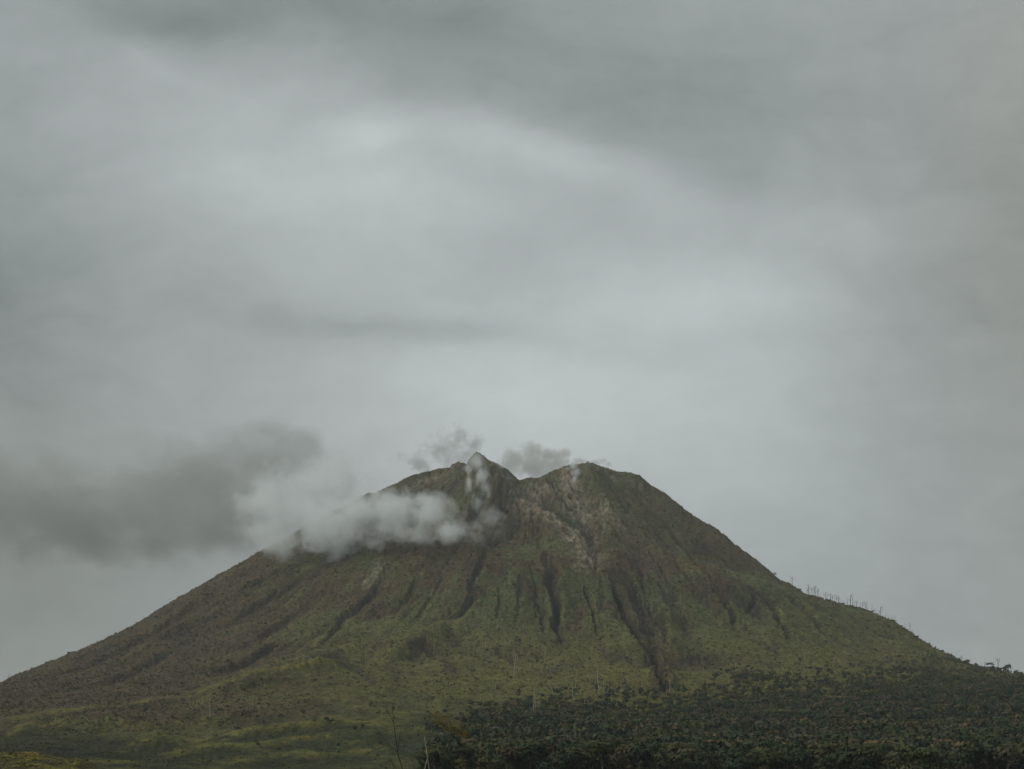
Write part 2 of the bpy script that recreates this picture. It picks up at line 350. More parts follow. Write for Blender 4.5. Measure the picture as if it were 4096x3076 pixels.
# ------------------------------------------------------------------ materials
def newmat(name):
    m = bpy.data.materials.new(name); m.use_nodes = True; nt = m.node_tree
    for n in list(nt.nodes): nt.nodes.remove(n)
    return m, nt, nt.nodes.new('ShaderNodeOutputMaterial')
def N(nt, t, **kw):
    n = nt.nodes.new(t)
    for k, v in kw.items():
        if k.startswith('i_'): n.inputs[k[2:].replace('_', ' ')].default_value = v
        else: setattr(n, k, v)
    return n
def math_(nt, op, a, b=None, c=None, clamp=False):
    n = nt.nodes.new('ShaderNodeMath'); n.operation = op; n.use_clamp = clamp
    for i, v in enumerate((a, b, c)):
        if v is None: continue
        if isinstance(v, (int, float)): n.inputs[i].default_value = v
        else: nt.links.new(v, n.inputs[i])
    return n.outputs[0]
def vmath(nt, op, a, b=None):
    n = nt.nodes.new('ShaderNodeVectorMath'); n.operation = op
    for i, v in enumerate((a, b)):
        if v is None: continue
        if isinstance(v, (tuple, list)): n.inputs[i].default_value = v
        else: nt.links.new(v, n.inputs[i])
    return n.outputs['Value'] if op in ('DOT_PRODUCT', 'LENGTH') else n.outputs['Vector']
def mixc(nt, f, a, b, mode='MIX'):
    n = nt.nodes.new('ShaderNodeMix'); n.data_type = 'RGBA'; n.blend_type = mode
    for idx, v in ((0, f), (6, a), (7, b)):
        if isinstance(v, (int, float)): n.inputs[idx].default_value = v
        elif isinstance(v, (tuple, list)): n.inputs[idx].default_value = (*v[:3], 1)
        else: nt.links.new(v, n.inputs[idx])
    return n.outputs[2]
def noise(nt, vec, scale, detail=4, rough=.55):
    n = N(nt, 'ShaderNodeTexNoise'); n.inputs['Scale'].default_value = scale; n.inputs['Detail'].default_value = detail; n.inputs['Roughness'].default_value = rough
    nt.links.new(vec, n.inputs['Vector']); return n
def mrange(nt, v, a, b, c=0, d=1):
    n = N(nt, 'ShaderNodeMapRange'); n.interpolation_type = 'SMOOTHSTEP'
    nt.links.new(v, n.inputs[0])
    for i, q in enumerate((a, b, c, d)): n.inputs[i+1].default_value = q
    return n.outputs[0]

def slope_material(name, bump):
    m, nt, out = newmat(name)
    att = N(nt, 'ShaderNodeAttribute', attribute_name='Col')
    tc = N(nt, 'ShaderNodeTexCoord').outputs['Object']
    n1 = noise(nt, tc, .16, 5, .65).outputs['Fac']
    n2 = noise(nt, tc, .55, 3, .6).outputs['Fac']
    v = mrange(nt, n1, .3, .7, .6, 1.4)
    v2 = mrange(nt, n2, .3, .7, .75, 1.25)
    vv = math_(nt, 'MULTIPLY', v, v2)
    comb = N(nt, 'ShaderNodeCombineColor')
    for i in range(3): nt.links.new(vv, comb.inputs[i])
    col = mixc(nt, 1.0, att.outputs['Color'], comb.outputs[0], 'MULTIPLY')
    # patches of dry, reddish growth among the green
    hue = mrange(nt, noise(nt, tc, .03, 4, .6).outputs['Fac'], .5, .66)
    col = mixc(nt, math_(nt, 'MULTIPLY', hue, .35), col, mixc(nt, 1.0, col, (1.35, .86, .75), 'MULTIPLY'))
    p = N(nt, 'ShaderNodeBsdfPrincipled'); p.inputs['Roughness'].default_value = .95; p.inputs['Specular IOR Level'].default_value = .08
    nt.links.new(col, p.inputs['Base Color'])
    b = N(nt, 'ShaderNodeBump'); b.inputs['Strength'].default_value = .9; b.inputs['Distance'].default_value = bump
    nt.links.new(math_(nt, 'ADD', n1, math_(nt, 'MULTIPLY', n2, .5)), b.inputs['Height'])
    nt.links.new(b.outputs[0], p.inputs['Normal'])
    nt.links.new(p.outputs[0], out.inputs['Surface'])
    return m

M_SLOPE = slope_material('scrub_slope', 4.0)
M_MEADOW = slope_material('meadow_grass', 2.0)

# two sheets that meet edge to edge: the volcano and the foothills before it
nr, nc = Z.shape
V = np.stack([X, Yg, Z], -1).reshape(-1, 3)
cols = A.reshape(-1, 3)
ii = np.arange(nr*nc).reshape(nr, nc)
Q = np.stack([ii[:-1, :-1], ii[:-1, 1:], ii[1:, 1:], ii[1:, :-1]], -1).reshape(-1, 4)
fv = (isV[:-1, :-1] > .5).reshape(-1)
def sheet(name, sel, mat, label, cat):
    q = Q[sel]; used = np.unique(q); remap = np.zeros(len(V), np.int32); remap[used] = np.arange(len(used))
    o = link(name, mesh_np(name, V[used], remap[q], True, cols[used]), mat)
    return tag(o, label, cat, kind='structure')
sheet('volcano', fv, M_SLOPE, 'steep brown and green twin peaked volcano rising behind the foothills', 'mountain')
sheet('foothills', ~fv, M_MEADOW, 'low grassy foothills and forest floor at the foot of the volcano', 'hill')

# the plain round the viewpoint, as far as one can see
m, nt, out = newmat('plain_grass')
tc = N(nt, 'ShaderNodeTexCoord').outputs['Object']
nz = noise(nt, tc, .02, 6).outputs['Fac']
p = N(nt, 'ShaderNodeBsdfPrincipled'); p.inputs['Roughness'].default_value = 1
nt.links.new(mixc(nt, mrange(nt, nz, .35, .65), (.04, .05, .022), (.075, .08, .03)), p.inputs['Base Color'])
nt.links.new(p.outputs[0], out.inputs['Surface'])
g = 48; gx = np.linspace(-9000, 9000, g); gy = np.linspace(-7000, 11000, g); GXm, GYm = np.meshgrid(gx, gy)
GZ = GROUND-6+fbm(GXm/2500, GYm/2500, 3, 91)*2
iq = np.arange(g*g).reshape(g, g)
me = mesh_np('ground', np.stack([GXm, GYm, GZ], -1).reshape(-1, 3), np.stack([iq[:-1, :-1], iq[:-1, 1:], iq[1:, 1:], iq[1:, :-1]], -1).reshape(-1, 4), True)
tag(link('ground', me, m), 'grassy plain spreading round the foot of the hills', 'ground', kind='structure')
print('sheets', round(time.time()-T0, 1))

# ------------------------------------------------------------------ reading the terrain
def zat(x, y):
    u = x/y; ci = np.clip(np.searchsorted(uu, u)-1, 0, nc-2); ri = np.clip(np.searchsorted(YY, y)-1, 0, nr-2)
    fu = (u-uu[ci])/(uu[ci+1]-uu[ci]); fy = (y-YY[ri])/(YY[ri+1]-YY[ri])
    return (Z[ri, ci]*(1-fu)+Z[ri, ci+1]*fu)*(1-fy)+(Z[ri+1, ci]*(1-fu)+Z[ri+1, ci+1]*fu)*fy
EMAX = np.maximum.accumulate(Z/Yg, axis=0)
def hit(px, py):
    """ground point seen at a photo pixel (None for sky)"""
    u = (px-CX)/F; c = int(np.clip(np.searchsorted(uu, u), 0, nc-1)); e = (HY-py)/F
    k = np.nonzero(EMAX[:, c] >= e)[0]
    if not len(k): return None
    y = YY[k[0]]; return Vector((u*y, y, float(zat(np.array([u*y]), np.array([y]))[0])))
def ridge_pt(px, back=0):
    u = (px-CX)/F; c = int(np.clip(np.searchsorted(uu, u), 0, nc-1)); y = RIDGE_Y[c]+back
    return Vector((u*y, y, float(zat(np.array([u*y]), np.array([y]))[0])))

# ------------------------------------------------------------------ trees
def bark(name, c1, c2):
    m, nt, out = newmat(name)
    tc = N(nt, 'ShaderNodeTexCoord').outputs['Object']
    p = N(nt, 'ShaderNodeBsdfPrincipled'); p.inputs['Roughness'].default_value = .9
    nt.links.new(mixc(nt, mrange(nt, noise(nt, tc, 1.3, 4).outputs['Fac'], .35, .65), c1, c2), p.inputs['Base Color'])
    nt.links.new(p.outputs[0], out.inputs['Surface']); return m
M_BARK = bark('bark', (.09, .07, .05), (.16, .13, .10))
M_PALE = bark('bleached_wood', (.26, .23, .17), (.42, .38, .29))
M_CHAR = bark('charred_wood', (.022, .019, .017), (.06, .05, .042))
M_TWIG = bark('dark_twig_bark', (.018, .015, .012), (.04, .032, .024))
M_TAN = bark('tan_bark', (.12, .085, .055), (.22, .16, .105))
def leafmat(name, use_attr):
    m, nt, out = newmat(name)
    if use_attr: base = N(nt, 'ShaderNodeAttribute', attribute_name='Col').outputs['Color']
    else: base = N(nt, 'ShaderNodeObjectInfo').outputs['Color']
    tc = N(nt, 'ShaderNodeTexCoord').outputs['Object']
    nz = noise(nt, tc, .9, 3).outputs['Fac']
    v = mrange(nt, nz, .3, .7, .85, 1.15)
    comb = N(nt, 'ShaderNodeCombineColor')
    for i in range(3): nt.links.new(v, comb.inputs[i])
    p = N(nt, 'ShaderNodeBsdfPrincipled'); p.inputs['Roughness'].default_value = .75; p.inputs['Specular IOR Level'].default_value = .15
    nt.links.new(mixc(nt, 1, base, comb.outputs[0], 'MULTIPLY'), p.inputs['Base Color'])
    nt.links.new(p.outputs[0], out.inputs['Surface']); return m
M_LEAF, M_FOREST = leafmat('leaves', False), leafmat('forest_leaves', True)

def crown_arrays(n, size, seed, shape):
    """leaf clumps on several lobes: unit tree of height 1, crown in the upper part"""
    r = np.random.default_rng(seed)
    if shape == 'round': lobes = [((0, 0, .66), (.30, .30, .27))]+[((r.normal(0, .16), r.normal(0, .16), r.uniform(.5, .85)), (.19, .19, .15)) for _ in range(5)]
    elif shape == 'tall': lobes = [((r.normal(0, .05), r.normal(0, .05), .34+.12*k), (.20-.012*k*k*.6, .20-.012*k*k*.6, .12)) for k in range(5)]
    elif shape == 'flat': lobes = [((0, 0, .86), (.38, .38, .10))]+[((r.normal(0, .2), r.normal(0, .2), r.uniform(.7, .88)), (.18, .18, .08)) for _ in range(3)]
    else: lobes = [((r.normal(0, .18), r.normal(0, .18), r.uniform(.2, .7)), (.26, .26, .22)) for _ in range(5)]
    P = []
    wgt = np.array([a[1][0]*a[1][2] for a in lobes]); wgt /= wgt.sum()
    ch = r.choice(len(lobes), n, p=wgt)
    d = r.normal(size=(n, 3)); d /= np.linalg.norm(d, axis=1)[:, None]; d[:, 2] = np.where(d[:, 2] < -.35, -d[:, 2], d[:, 2])
    rad = r.uniform(.62, 1.08, n)[:, None]
    cen = np.array([lobes[k][0] for k in ch])+d*np.array([lobes[k][1] for k in ch])*rad
    nrm = d*1.0+r.normal(size=(n, 3))*.36; nrm /= np.linalg.norm(nrm, axis=1)[:, None]
    t = np.cross(nrm, r.normal(size=(n, 3))); t /= np.linalg.norm(t, axis=1)[:, None]; b = np.cross(nrm, t)
    sz = size*r.uniform(.55, 1.35, n)[:, None]
    k1, k2 = r.uniform(.6, 1.2, (2, n, 1))
    Vc = np.stack([cen-t*sz*k1, cen-b*sz*.8, cen+t*sz*k2, cen+b*sz], 1).reshape(-1, 3)
    return Vc, np.arange(4*n).reshape(n, 4)

def tube_arrays(paths, sides=5):
    Vs, Qs = [], []; base = 0
    for path in paths:
        pts = [Vector(p[:3]) for p in path]; rs = [p[3] for p in path]
        rings = []
        for i, p in enumerate(pts):
            d = (pts[min(i+1, len(pts)-1)]-pts[max(i-1, 0)]).normalized()
            a = d.orthogonal().normalized(); b = d.cross(a)
            for k in range(sides):
                an = 2*math.pi*k/sides; Vs.append(p+(a*math.cos(an)+b*math.sin(an))*rs[i])
        for i in range(len(pts)-1):
            for k in range(sides):
                k2 = (k+1) % sides
                Qs.append((base+i*sides+k, base+i*sides+k2, base+(i+1)*sides+k2, base+(i+1)*sides+k))
        base += len(pts)*sides
    return np.array(Vs), np.array(Qs)

def trunk_paths(seed, shape):
    r = random.Random(seed)
    H = {'round': .75, 'tall': .9, 'flat': .84, 'bush': .45}[shape]
    main = [(0, 0, -.06, .030)]
    for k in range(1, 5): main.append((r.gauss(0, .012)*k, r.gauss(0, .012)*k, H*k/4, .026*(1-k/5.2)))
    ps = [main]
    for k in range(4):
        q = main[r.choice((2, 3))]; a = r.uniform(0, 6.28); l = r.uniform(.16, .26)
        ps.append([(q[0], q[1], q[2], .013), (q[0]+math.cos(a)*l*.5, q[1]+math.sin(a)*l*.5, q[2]+l*.45, .009), (q[0]+math.cos(a)*l, q[1]+math.sin(a)*l, q[2]+l*.75, .004)])
    return ps

SHAPES = ['round', 'round', 'tall', 'flat', 'bush', 'round', 'round', 'bush']
PROTO = []
for i, sh in enumerate(SHAPES):
    v, q = crown_arrays(520, .048, 100+i, sh)
    cm = mesh_np('crown', v, q); cm.materials.append(M_LEAF)
    v, q = tube_arrays(trunk_paths(i, sh)); tm = mesh_np('trunk', v, q, True); tm.materials.append(M_BARK)
    PROTO.append((cm, tm))
LOW = [crown_arrays(120, .08, 300+i, sh) for i, sh in enumerate(SHAPES)]

UB = [(1400, 3400), (1500, 3200), (1600, 3060), (1720, 2960), (1820, 2890), (1930, 2850), (2050, 2825), (2350, 2805), (2650, 2815), (2780, 2775), (2950, 2725), (3250, 2735), (3500, 2690), (3700, 2620), (3838, 2600), (4096, 2600), (4600, 2660)]
PAL = {'dark': (.030, .046, .021), 'green': (.050, .062, .024), 'grey': (.064, .064, .038), 'brown': (.080, .067, .036), 'rust': (.118, .086, .044), 'yellow': (.088, .086, .036)}
def pick(px, py, r):
    up = np.clip((2950-py)/250, 0, 1)
    w_ = np.array([.42-.20*up, .22, .17+.06*up, .14+.18*up, .03, .03])
    return list(PAL)[r.choice(6, p=w_/w_.sum())]
cand = []
r = np.random.default_rng(5)
n = 78000
yy = np.sqrt(r.uniform(790**2, 4050**2, n)); ux = r.uniform(-.12, .50, n)
zz = zat(ux*yy, yy); py = HY-F*zz/yy; px = CX+F*ux
ubx, uby = np.array(UB, float).T
dd = py-np.interp(px, ubx, uby, left=9999)+fbm(px/90, py/90, 3, 81)*55
prob = np.clip((dd+60)/190, 0, 1)**1.6*sst(px+fbm(px/120, py/50, 3, 84)*460, 1520, 2050)**1.5*np.where(yy < 2600, .85, .8)
gap = fbm(px/140, py/60, 3, 83); prob *= np.where(gap < -.25, .45, 1)
keep = (r.random(n) < prob) & (px > 1480)
# only ground that is seen: not hidden by more than a tree's height
ci = np.clip(np.searchsorted(uu, ux), 0, nc-1); ri = np.clip(np.searchsorted(YY, yy)-2, 0, nr-1)
keep &= (zz+14)/yy > EMAX[ri, ci]-.0015
idx = np.nonzero(keep)[0]; idx = idx[np.argsort(yy[idx])]
# keep trunks apart
cell = {}; kept = []
for i in idx:
    x_, y_ = ux[i]*yy[i], yy[i]; dmin = 4.4+3.4*np.clip((2300-y_)/800, 0, 1)
    c_ = (int(x_//8), int(y_//8)); ok = True
    for a in (-1, 0, 1):
        for b in (-1, 0, 1):
            for (x2, y2) in cell.get((c_[0]+a, c_[1]+b), ()):
                if (x2-x_)**2+(y2-y_)**2 < dmin*dmin: ok = False
    if ok: cell.setdefault(c_, []).append((x_, y_)); kept.append(i)
print('trees', len(kept), round(time.time()-T0, 1))
def in_frame(i, hgt): return 0 <= px[i] <= 4096 and py[i]-hgt*F/yy[i] < 3070
LAB = {'dark': 'dark green %s tree in the forest at the foot of the volcano', 'green': 'mid green %s tree in the forest at the foot of the volcano', 'grey': 'grey leafed %s tree in the forest at the foot of the volcano',
       'brown': 'brown leafed %s tree in the forest at the foot of the volcano', 'rust': 'rust orange %s tree standing out of the dark forest', 'yellow': 'yellow green %s tree in the forest at the foot of the volcano'}
SHW = {'round': 'round crowned', 'tall': 'tall narrow', 'flat': 'flat topped', 'bush': 'bushy'}
def tree(loc, hgt, k, colour, label, group, name='forest_tree', cat='tree'):
    t = empty(name, loc, random.uniform(0, 6.28)); t.scale = (hgt, hgt, hgt)
    tag(t, label, cat, group)
    cm, tm = PROTO[k]
    o = bpy.data.objects.new('trunk', tm); C.objects.link(o); o.parent = t
    o = bpy.data.objects.new('crown', cm); C.objects.link(o); o.parent = t; o.color = (*colour, 1)
    return t
solo = 0; fV, fQ, fC = [], [], []; off = 0
for i in kept:
    k = int(r.integers(len(SHAPES))); kindc = pick(px[i], py[i], r)
    far = np.clip((yy[i]-1500)/1500, 0, 1)
    hgt = float(r.uniform(13, 25)*(1-far)+r.uniform(5.5, 10)*far)
    col = np.array(PAL[kindc])*r.uniform(.75, 1.25)*np.array([r.uniform(.9, 1.1), 1, r.uniform(.9, 1.1)])
    loc = (float(ux[i]*yy[i]), float(yy[i]), float(zz[i])-.4)
    if solo < 290 and in_frame(i, hgt):
        solo += 1
        tree(loc, hgt, k, col, LAB[kindc] % SHW[SHAPES[k]], '%s %s trees of the near forest' % (kindc, SHW[SHAPES[k]]))
    else:
        v, q = LOW[k]; a = r.uniform(0, 6.28); ca, sa = math.cos(a), math.sin(a)
        vv = np.empty_like(v); vv[:, 0] = v[:, 0]*ca-v[:, 1]*sa; vv[:, 1] = v[:, 0]*sa+v[:, 1]*ca; vv[:, 2] = v[:, 2]
        fV.append(vv*hgt+np.array(loc)); fQ.append(q+off); off += len(v); fC.append(np.repeat(col[None], len(v), 0))
me = mesh_np('forest', np.concatenate(fV), np.concatenate(fQ), False, np.concatenate(fC))
tag(link('forest', me, M_FOREST), 'dense dark mixed forest covering the lower right slopes', 'forest', kind='stuff')

# low scrub and ferns all over the slopes
r2 = np.random.default_rng(9); n2 = 95000
spx = r2.uniform(-60, 4156, n2); sc_ = np.clip(np.searchsorted(uu, (spx-CX)/F), 0, nc-1)
top_e = np.interp(spx, pxc, RIDGE_E); spy = HY-F*top_e; spy = spy+(3076-spy)*r2.random(n2)**.85
se = (HY-spy)/F; srow = np.full(n2, -1)
for c in np.unique(sc_):
    m_ = sc_ == c; srow[m_] = np.searchsorted(EMAX[:, c], se[m_])
ok = (srow > 0) & (srow < nr-1); srow, sc_ = srow[ok], sc_[ok]; ns = len(srow)
P0 = np.stack([X[srow, sc_], Yg[srow, sc_], Z[srow, sc_]], -1)+np.stack([r2.normal(0, 1.2, ns), r2.normal(0, 2, ns), np.zeros(ns)], -1)
rk = (ROCK+1.0*sst(Z, 620, 760))[srow, sc_]; kp = r2.random(ns) > .85*np.clip(rk, 0, 1); P0, srow, sc_ = P0[kp], srow[kp], sc_[kp]; ns = len(P0)
big = r2.gamma(3, .33, ns)*np.interp(P0[:, 1], [900, 2000, 4000], [.55, .9, 1.35])*np.where(isV[srow, sc_] > .5, .9, .45)
SV, SCOL = [], []
base_c = A[srow, sc_]*(.55+.8*r2.random((ns, 1)))*np.stack([r2.uniform(.85, 1.15, ns), np.ones(ns), r2.uniform(.8, 1.2, ns)], -1)
for k in range(4):
    ang = r2.uniform(0, 2*np.pi, ns); tv_ = np.stack([np.cos(ang), np.sin(ang), r2.normal(0, .35, ns)], -1)*(big*.85)[:, None]
    upv = np.stack([r2.normal(0, .5, ns), r2.normal(0, .5, ns), np.ones(ns)], -1)*(big*.75)[:, None]
    cen = P0+np.stack([r2.normal(0, .5, ns)*big, r2.normal(0, .5, ns)*big, .35*big], -1)
    SV.append(np.stack([cen-tv_, cen-upv*.6, cen+tv_, cen+upv], 1)); SCOL.append(np.repeat((base_c*r2.uniform(.75, 1.3, (ns, 1)))[:, None], 4, 1))
SV = np.concatenate(SV).reshape(-1, 3); SCOL = np.concatenate(SCOL).reshape(-1, 3)
me = mesh_np('scrub', SV, np.arange(len(SV)).reshape(-1, 4), False, SCOL)
tag(link('scrub', me, M_FOREST), 'low brown and green scrub covering the slopes of the volcano', 'scrub', kind='stuff')

# trees on the skyline at the right
for (qx, hpx, k, cn) in ((3866, 22, 4, 'green'), (3884, 18, 7, 'green'), (3905, 22, 7, 'green'), (3925, 20, 7, 'grey'), (3960, 28, 3, 'brown'), (3972, 22, 4, 'green'), (4000, 16, 0, 'green'), (4016, 22, 4, 'green'), (4034, 30, 1, 'brown'), (4066, 16, 1, 'dark'), (4086, 20, 4, 'grey')):
    b = ridge_pt(qx, -12); hg = hpx/F*b.y*1.25
    tree(b-Vector((0, 0, .5)), hg, k, PAL[cn], '%s %s tree on the skyline ridge right of the dead trunks' % ({'green': 'mid green', 'grey': 'grey leafed', 'brown': 'brown leafed', 'dark': 'dark green'}[cn], SHW[SHAPES[k]]), 'leafy %s %s trees on the skyline ridge' % (cn, SHW[SHAPES[k]]), 'ridge_tree')

# dead trees: bare, broken trunks
def dead_mesh(seed, forked):
    q = random.Random(seed)
    main = [(0, 0, -.05, .026)]; x = y = 0
    nseg = 5; top = q.uniform(.85, 1.0)
    for k in range(1, nseg+1):
        x += q.gauss(0, .014); y += q.gauss(0, .014); main.append((x, y, top*k/nseg, .024*(1-.7*k/nseg)))
    ps = [main]
    for b in range(q.randint(5, 8) if forked else q.randint(0, 2)):
        p0 = main[q.randint(2, nseg-1)]; a = q.uniform(0, 6.28); l = q.uniform(.14, .34)*(1 if forked else .5)
        p1 = (p0[0]+math.cos(a)*l*.45, p0[1]+math.sin(a)*l*.45, p0[2]+l*.35, .010)
        p2 = (p1[0]+math.cos(a)*l*.25, p1[1]+math.sin(a)*l*.25, p1[2]+l*.65, .005)
        ps.append([(*p0[:3], .014), p1, p2])
        if forked and q.random() < .7:
            a2 = a+q.uniform(-1, 1); ps.append([(*p1[:3], .008), (p1[0]+math.cos(a2)*.07, p1[1]+math.sin(a2)*.07, p1[2]+.10, .004)])
    v, f = tube_arrays(ps, 4); return mesh_np('dead_tree', v, f, True)
DM = {}
for mk, mt in (('char', M_CHAR), ('pale', M_PALE)):
    for fk in (0, 1):
        for sd in range(6):
            me = dead_mesh(sd+10*fk, fk); me.materials.append(mt); DM[mk, fk, sd] = me
def dead(loc, hgt, mk, fk, label, group, thick=1.0):
    o = bpy.data.objects.new('dead_tree', DM[mk, fk, random.randrange(6)]); C.objects.link(o)
    o.location = loc; o.scale = (hgt*thick, hgt*thick, hgt); o.rotation_euler = (random.gauss(0, .065), random.gauss(0, .065), random.uniform(0, 6.28))
    tag(o, label, 'dead tree', group); return o
Z1 = [(258,245,125,1),(345,290,235,0),(360,305,270,1),(400,325,290,0),(470,360,290,1),(492,365,220,1),(515,375,262,0),(545,375,262,1),(572,380,255,1),(600,380,260,1),(622,385,255,1),(635,370,285,0),(650,395,345,0),(680,405,345,0),(718,415,340,0),(740,420,300,1),(765,435,350,1),(812,450,345,1),(830,450,370,0),(850,460,370,1),(870,460,375,0),(900,475,385,1),(930,485,380,1),(945,490,410,0),(970,495,435,0),(990,500,460,0),(1010,500,470,1),(1068,500,385,0),(1115,530,385,1),(1143,540,395,0),(1168,545,465,0),(1185,550,510,0),(1210,558,455,1),(1245,570,535,0),(1255,570,490,0),(1298,580,490,1),(1338,600,470,1),(1355,590,460,0),(1372,605,560,0),(1425,620,530,0),(1440,630,600,0),(1465,635,545,0),(1485,640,565,0),(1527,655,580,0),(1545,660,590,0),(1562,670,550,1),(1578,675,645,0),(1600,680,640,0),(1630,695,605,0),(1672,705,655,0),(1725,740,690,1),(1755,745,685,1),(1795,755,730,1),(1830,790,760,0),(1917,870,760,0),(1940,885,850,0),(1995,910,790,1),(2030,920,870,1),(2112,985,935,0),(2155,1000,955,0)]
Z2 = [(55,360,300,0),(125,400,300,0),(190,450,380,1),(268,500,400,0),(320,520,480,1),(350,540,480,0),(500,640,590,1),(540,640,575,0),(600,690,630,1),(620,700,650,1),(692,740,655,0),(735,770,720,0),(770,780,720,1),(820,830,690,1),(1260,880,760,0),(1340,900,770,1),(1640,980,720,1),(1805,1000,820,0),(1860,1030,850,1),(1930,1000,830,1),(2020,1040,950,1),(2110,1030,950,1)]
ridge = [(3100+a*.2712, (b-t)*.2712, f) for a, b, t, f in Z1]+[(3696+a*.1808, (b-t)*.1808, f) for a, b, t, f in Z2]+[(33, 20, 0), (3030, 8, 0), (37, 12, 0)]
for qx, hpx, f in ridge:
    b = ridge_pt(qx, -4); hg = max(hpx, 8)/F*b.y*1.22
    if qx < 100: lab, gp = 'thin charred dead trunk on the left skyline above the brown flank', 'dead trunks on the left skyline'
    elif f: lab, gp = 'charred forked dead tree with bare branches on the right skyline ridge', 'forked dead trees on the skyline ridge'
    else: lab, gp = 'charred straight dead trunk without branches on the right skyline ridge', 'straight dead trunks on the skyline ridge'
    dead(b-Vector((0, 0, .3)), hg, 'char', f, lab, gp, .7+.9*min(1, 12/max(hpx, 7)))
S6 = [(45,320,230),(185,770,470),(205,750,600),(245,720,600),(335,560,480),(380,640,540),(415,790,660),(440,880,780),(545,560,400),(525,680,500),(575,690,580),(545,720,610),(630,760,600),(655,760,650),(715,600,520),(750,580,380),(795,600,470),(720,700,640),(770,770,690),(865,640,540),(860,720,600),(940,690,600),(955,740,630),(1000,700,620),(1590,680,550),(1600,600,520),(1695,680,560),(1785,680,620),(1950,400,300),(1970,410,340),(2090,420,360),(15,450,200),(65,760,640),(110,680,600),(1365,600,460),(1820,390,330),(1640,830,760),(360,600,530)]
S4 = [(1815,800,620),(1995,780,740),(1950,870,800),(2185,720,600),(1870,960,920),(2090,1140,1100),(1265,600,540)]
S5p = [(725,240,150),(830,160,100),(1320,530,480),(1555,640,580),(1640,650,560),(410,300,235),(2065,590,430),(2115,700,620),(2015,800,750),(2150,970,890),(1955,780,680)]
S5d = [(915,340,160),(930,345,100),(510,380,300),(1120,300,170),(1175,250,170),(1270,280,180),(735,180,80),(1870,430,330),(1660,550,420),(1760,650,580),(70,440,340),(215,120,40),(1545,60,-40),(960,90,20)]
S4d = [(935,720,560),(965,735,640),(1690,680,560),(1455,600,500),(440,750,700),(2165,600,480)]
pale = [(2048+a*.463, 2500+b*.463, 2500+t*.463) for a, b, t in S6]+[(a*.463, 2500+b*.463, 2500+t*.463) for a, b, t in S4]+[(1024+a*.463, 2500+b*.463, 2500+t*.463) for a, b, t in S5p]
dark = [(1024+a*.463, 2500+b*.463, 2500+t*.463) for a, b, t in S5d]+[(a*.463, 2500+b*.463, 2500+t*.463) for a, b, t in S4d]
q = random.Random(3)
for _ in range(92):
    x_ = q.uniform(1700, 3250); y_ = q.uniform(2600, 2850)+max(0, x_-2800)*-.2; pale.append((x_, y_, y_-q.uniform(18, 48)))
for _ in range(46):
    x_ = q.uniform(950, 3000); y_ = q.uniform(2330, 2720); dark.append((x_, y_, y_-q.uniform(16, 42)))
for L_, mk in ((pale, 'pale'), (dark, 'char')):
    for x_, y0, y1 in L_:
        b = hit(x_, y0)
        if b is None: continue
        if mk == 'pale': lab, gp = 'thin bleached dead trunk standing on the green lower slope', 'bleached dead trunks on the lower slope'
        else: lab, gp = 'thin blackened dead trunk standing on the burnt middle slope', 'blackened dead trunks on the middle slope'
        dead(b-Vector((0, 0, .5)), (y0-y1)/F*b.y*1.05, mk, 0, lab, gp, .82)

# bushes dotted over the meadow and the lower slope
bush_px = [(1024+640*.463, 2500+850*.463, 34), (1024+850*.463, 2500+905*.463, 22), (1024+920*.463, 2500+890*.463, 18), (1024+1735*.463, 2500+825*.463, 24), (690, 2868, 12), (566, 2873, 12), (530, 2894, 12), (205, 3070, 14), (880, 2905, 16), (950, 2920, 22), (1120, 2870, 20), (1215, 2855, 22)]
q = random.Random(8)
for _ in range(70):
    x_ = q.uniform(300, 1750); y_ = q.uniform(2800, 3060)
    bush_px.append((x_, y_, q.uniform(7, 16)))
for _ in range(50):
    bush_px.append((q.uniform(1500, 3300), q.uniform(2560, 2800), q.uniform(8, 17)))
for n_ in range(60):
    b = ridge_pt(q.triangular(3080, 3850, 3700), -6); hg = q.uniform(4, 9.5)
    o = bpy.data.objects.new('bush', PROTO[4 if n_ % 2 else 7][0]); C.objects.link(o); o.location = b-Vector((0, 0, hg*.3)); o.scale = (hg*1.3, hg*1.3, hg); o.rotation_euler.z = q.uniform(0, 6.28)
    o.color = (*[c*q.uniform(.8, 1.3) for c in PAL['green']], 1); tag(o, 'green bush growing among the dead trunks on the right skyline ridge', 'bush', 'bushes on the skyline ridge')
for n_, (x_, y_, s_) in enumerate(bush_px):
    b = hit(x_, y_)
    if b is None or b.y < 800: continue
    o = bpy.data.objects.new('bush', PROTO[4 if n_ % 2 else 7][0]); C.objects.link(o)
    hg = s_/F*b.y; o.location = b-Vector((0, 0, hg*.12)); o.scale = (hg*1.2, hg*1.2, hg); o.rotation_euler.z = q.uniform(0, 6.28)
    o.color = (*[c*q.uniform(.7, 1.2) for c in PAL['dark']], 1)
    if y_ < 2800 and n_ >= 82: tag(o, 'dark green bush growing on the green lower slope of the volcano', 'bush', 'bushes on the lower slope')
    else: tag(o, 'dark green bush growing on the meadow of the foothills', 'bush', 'bushes on the meadow')

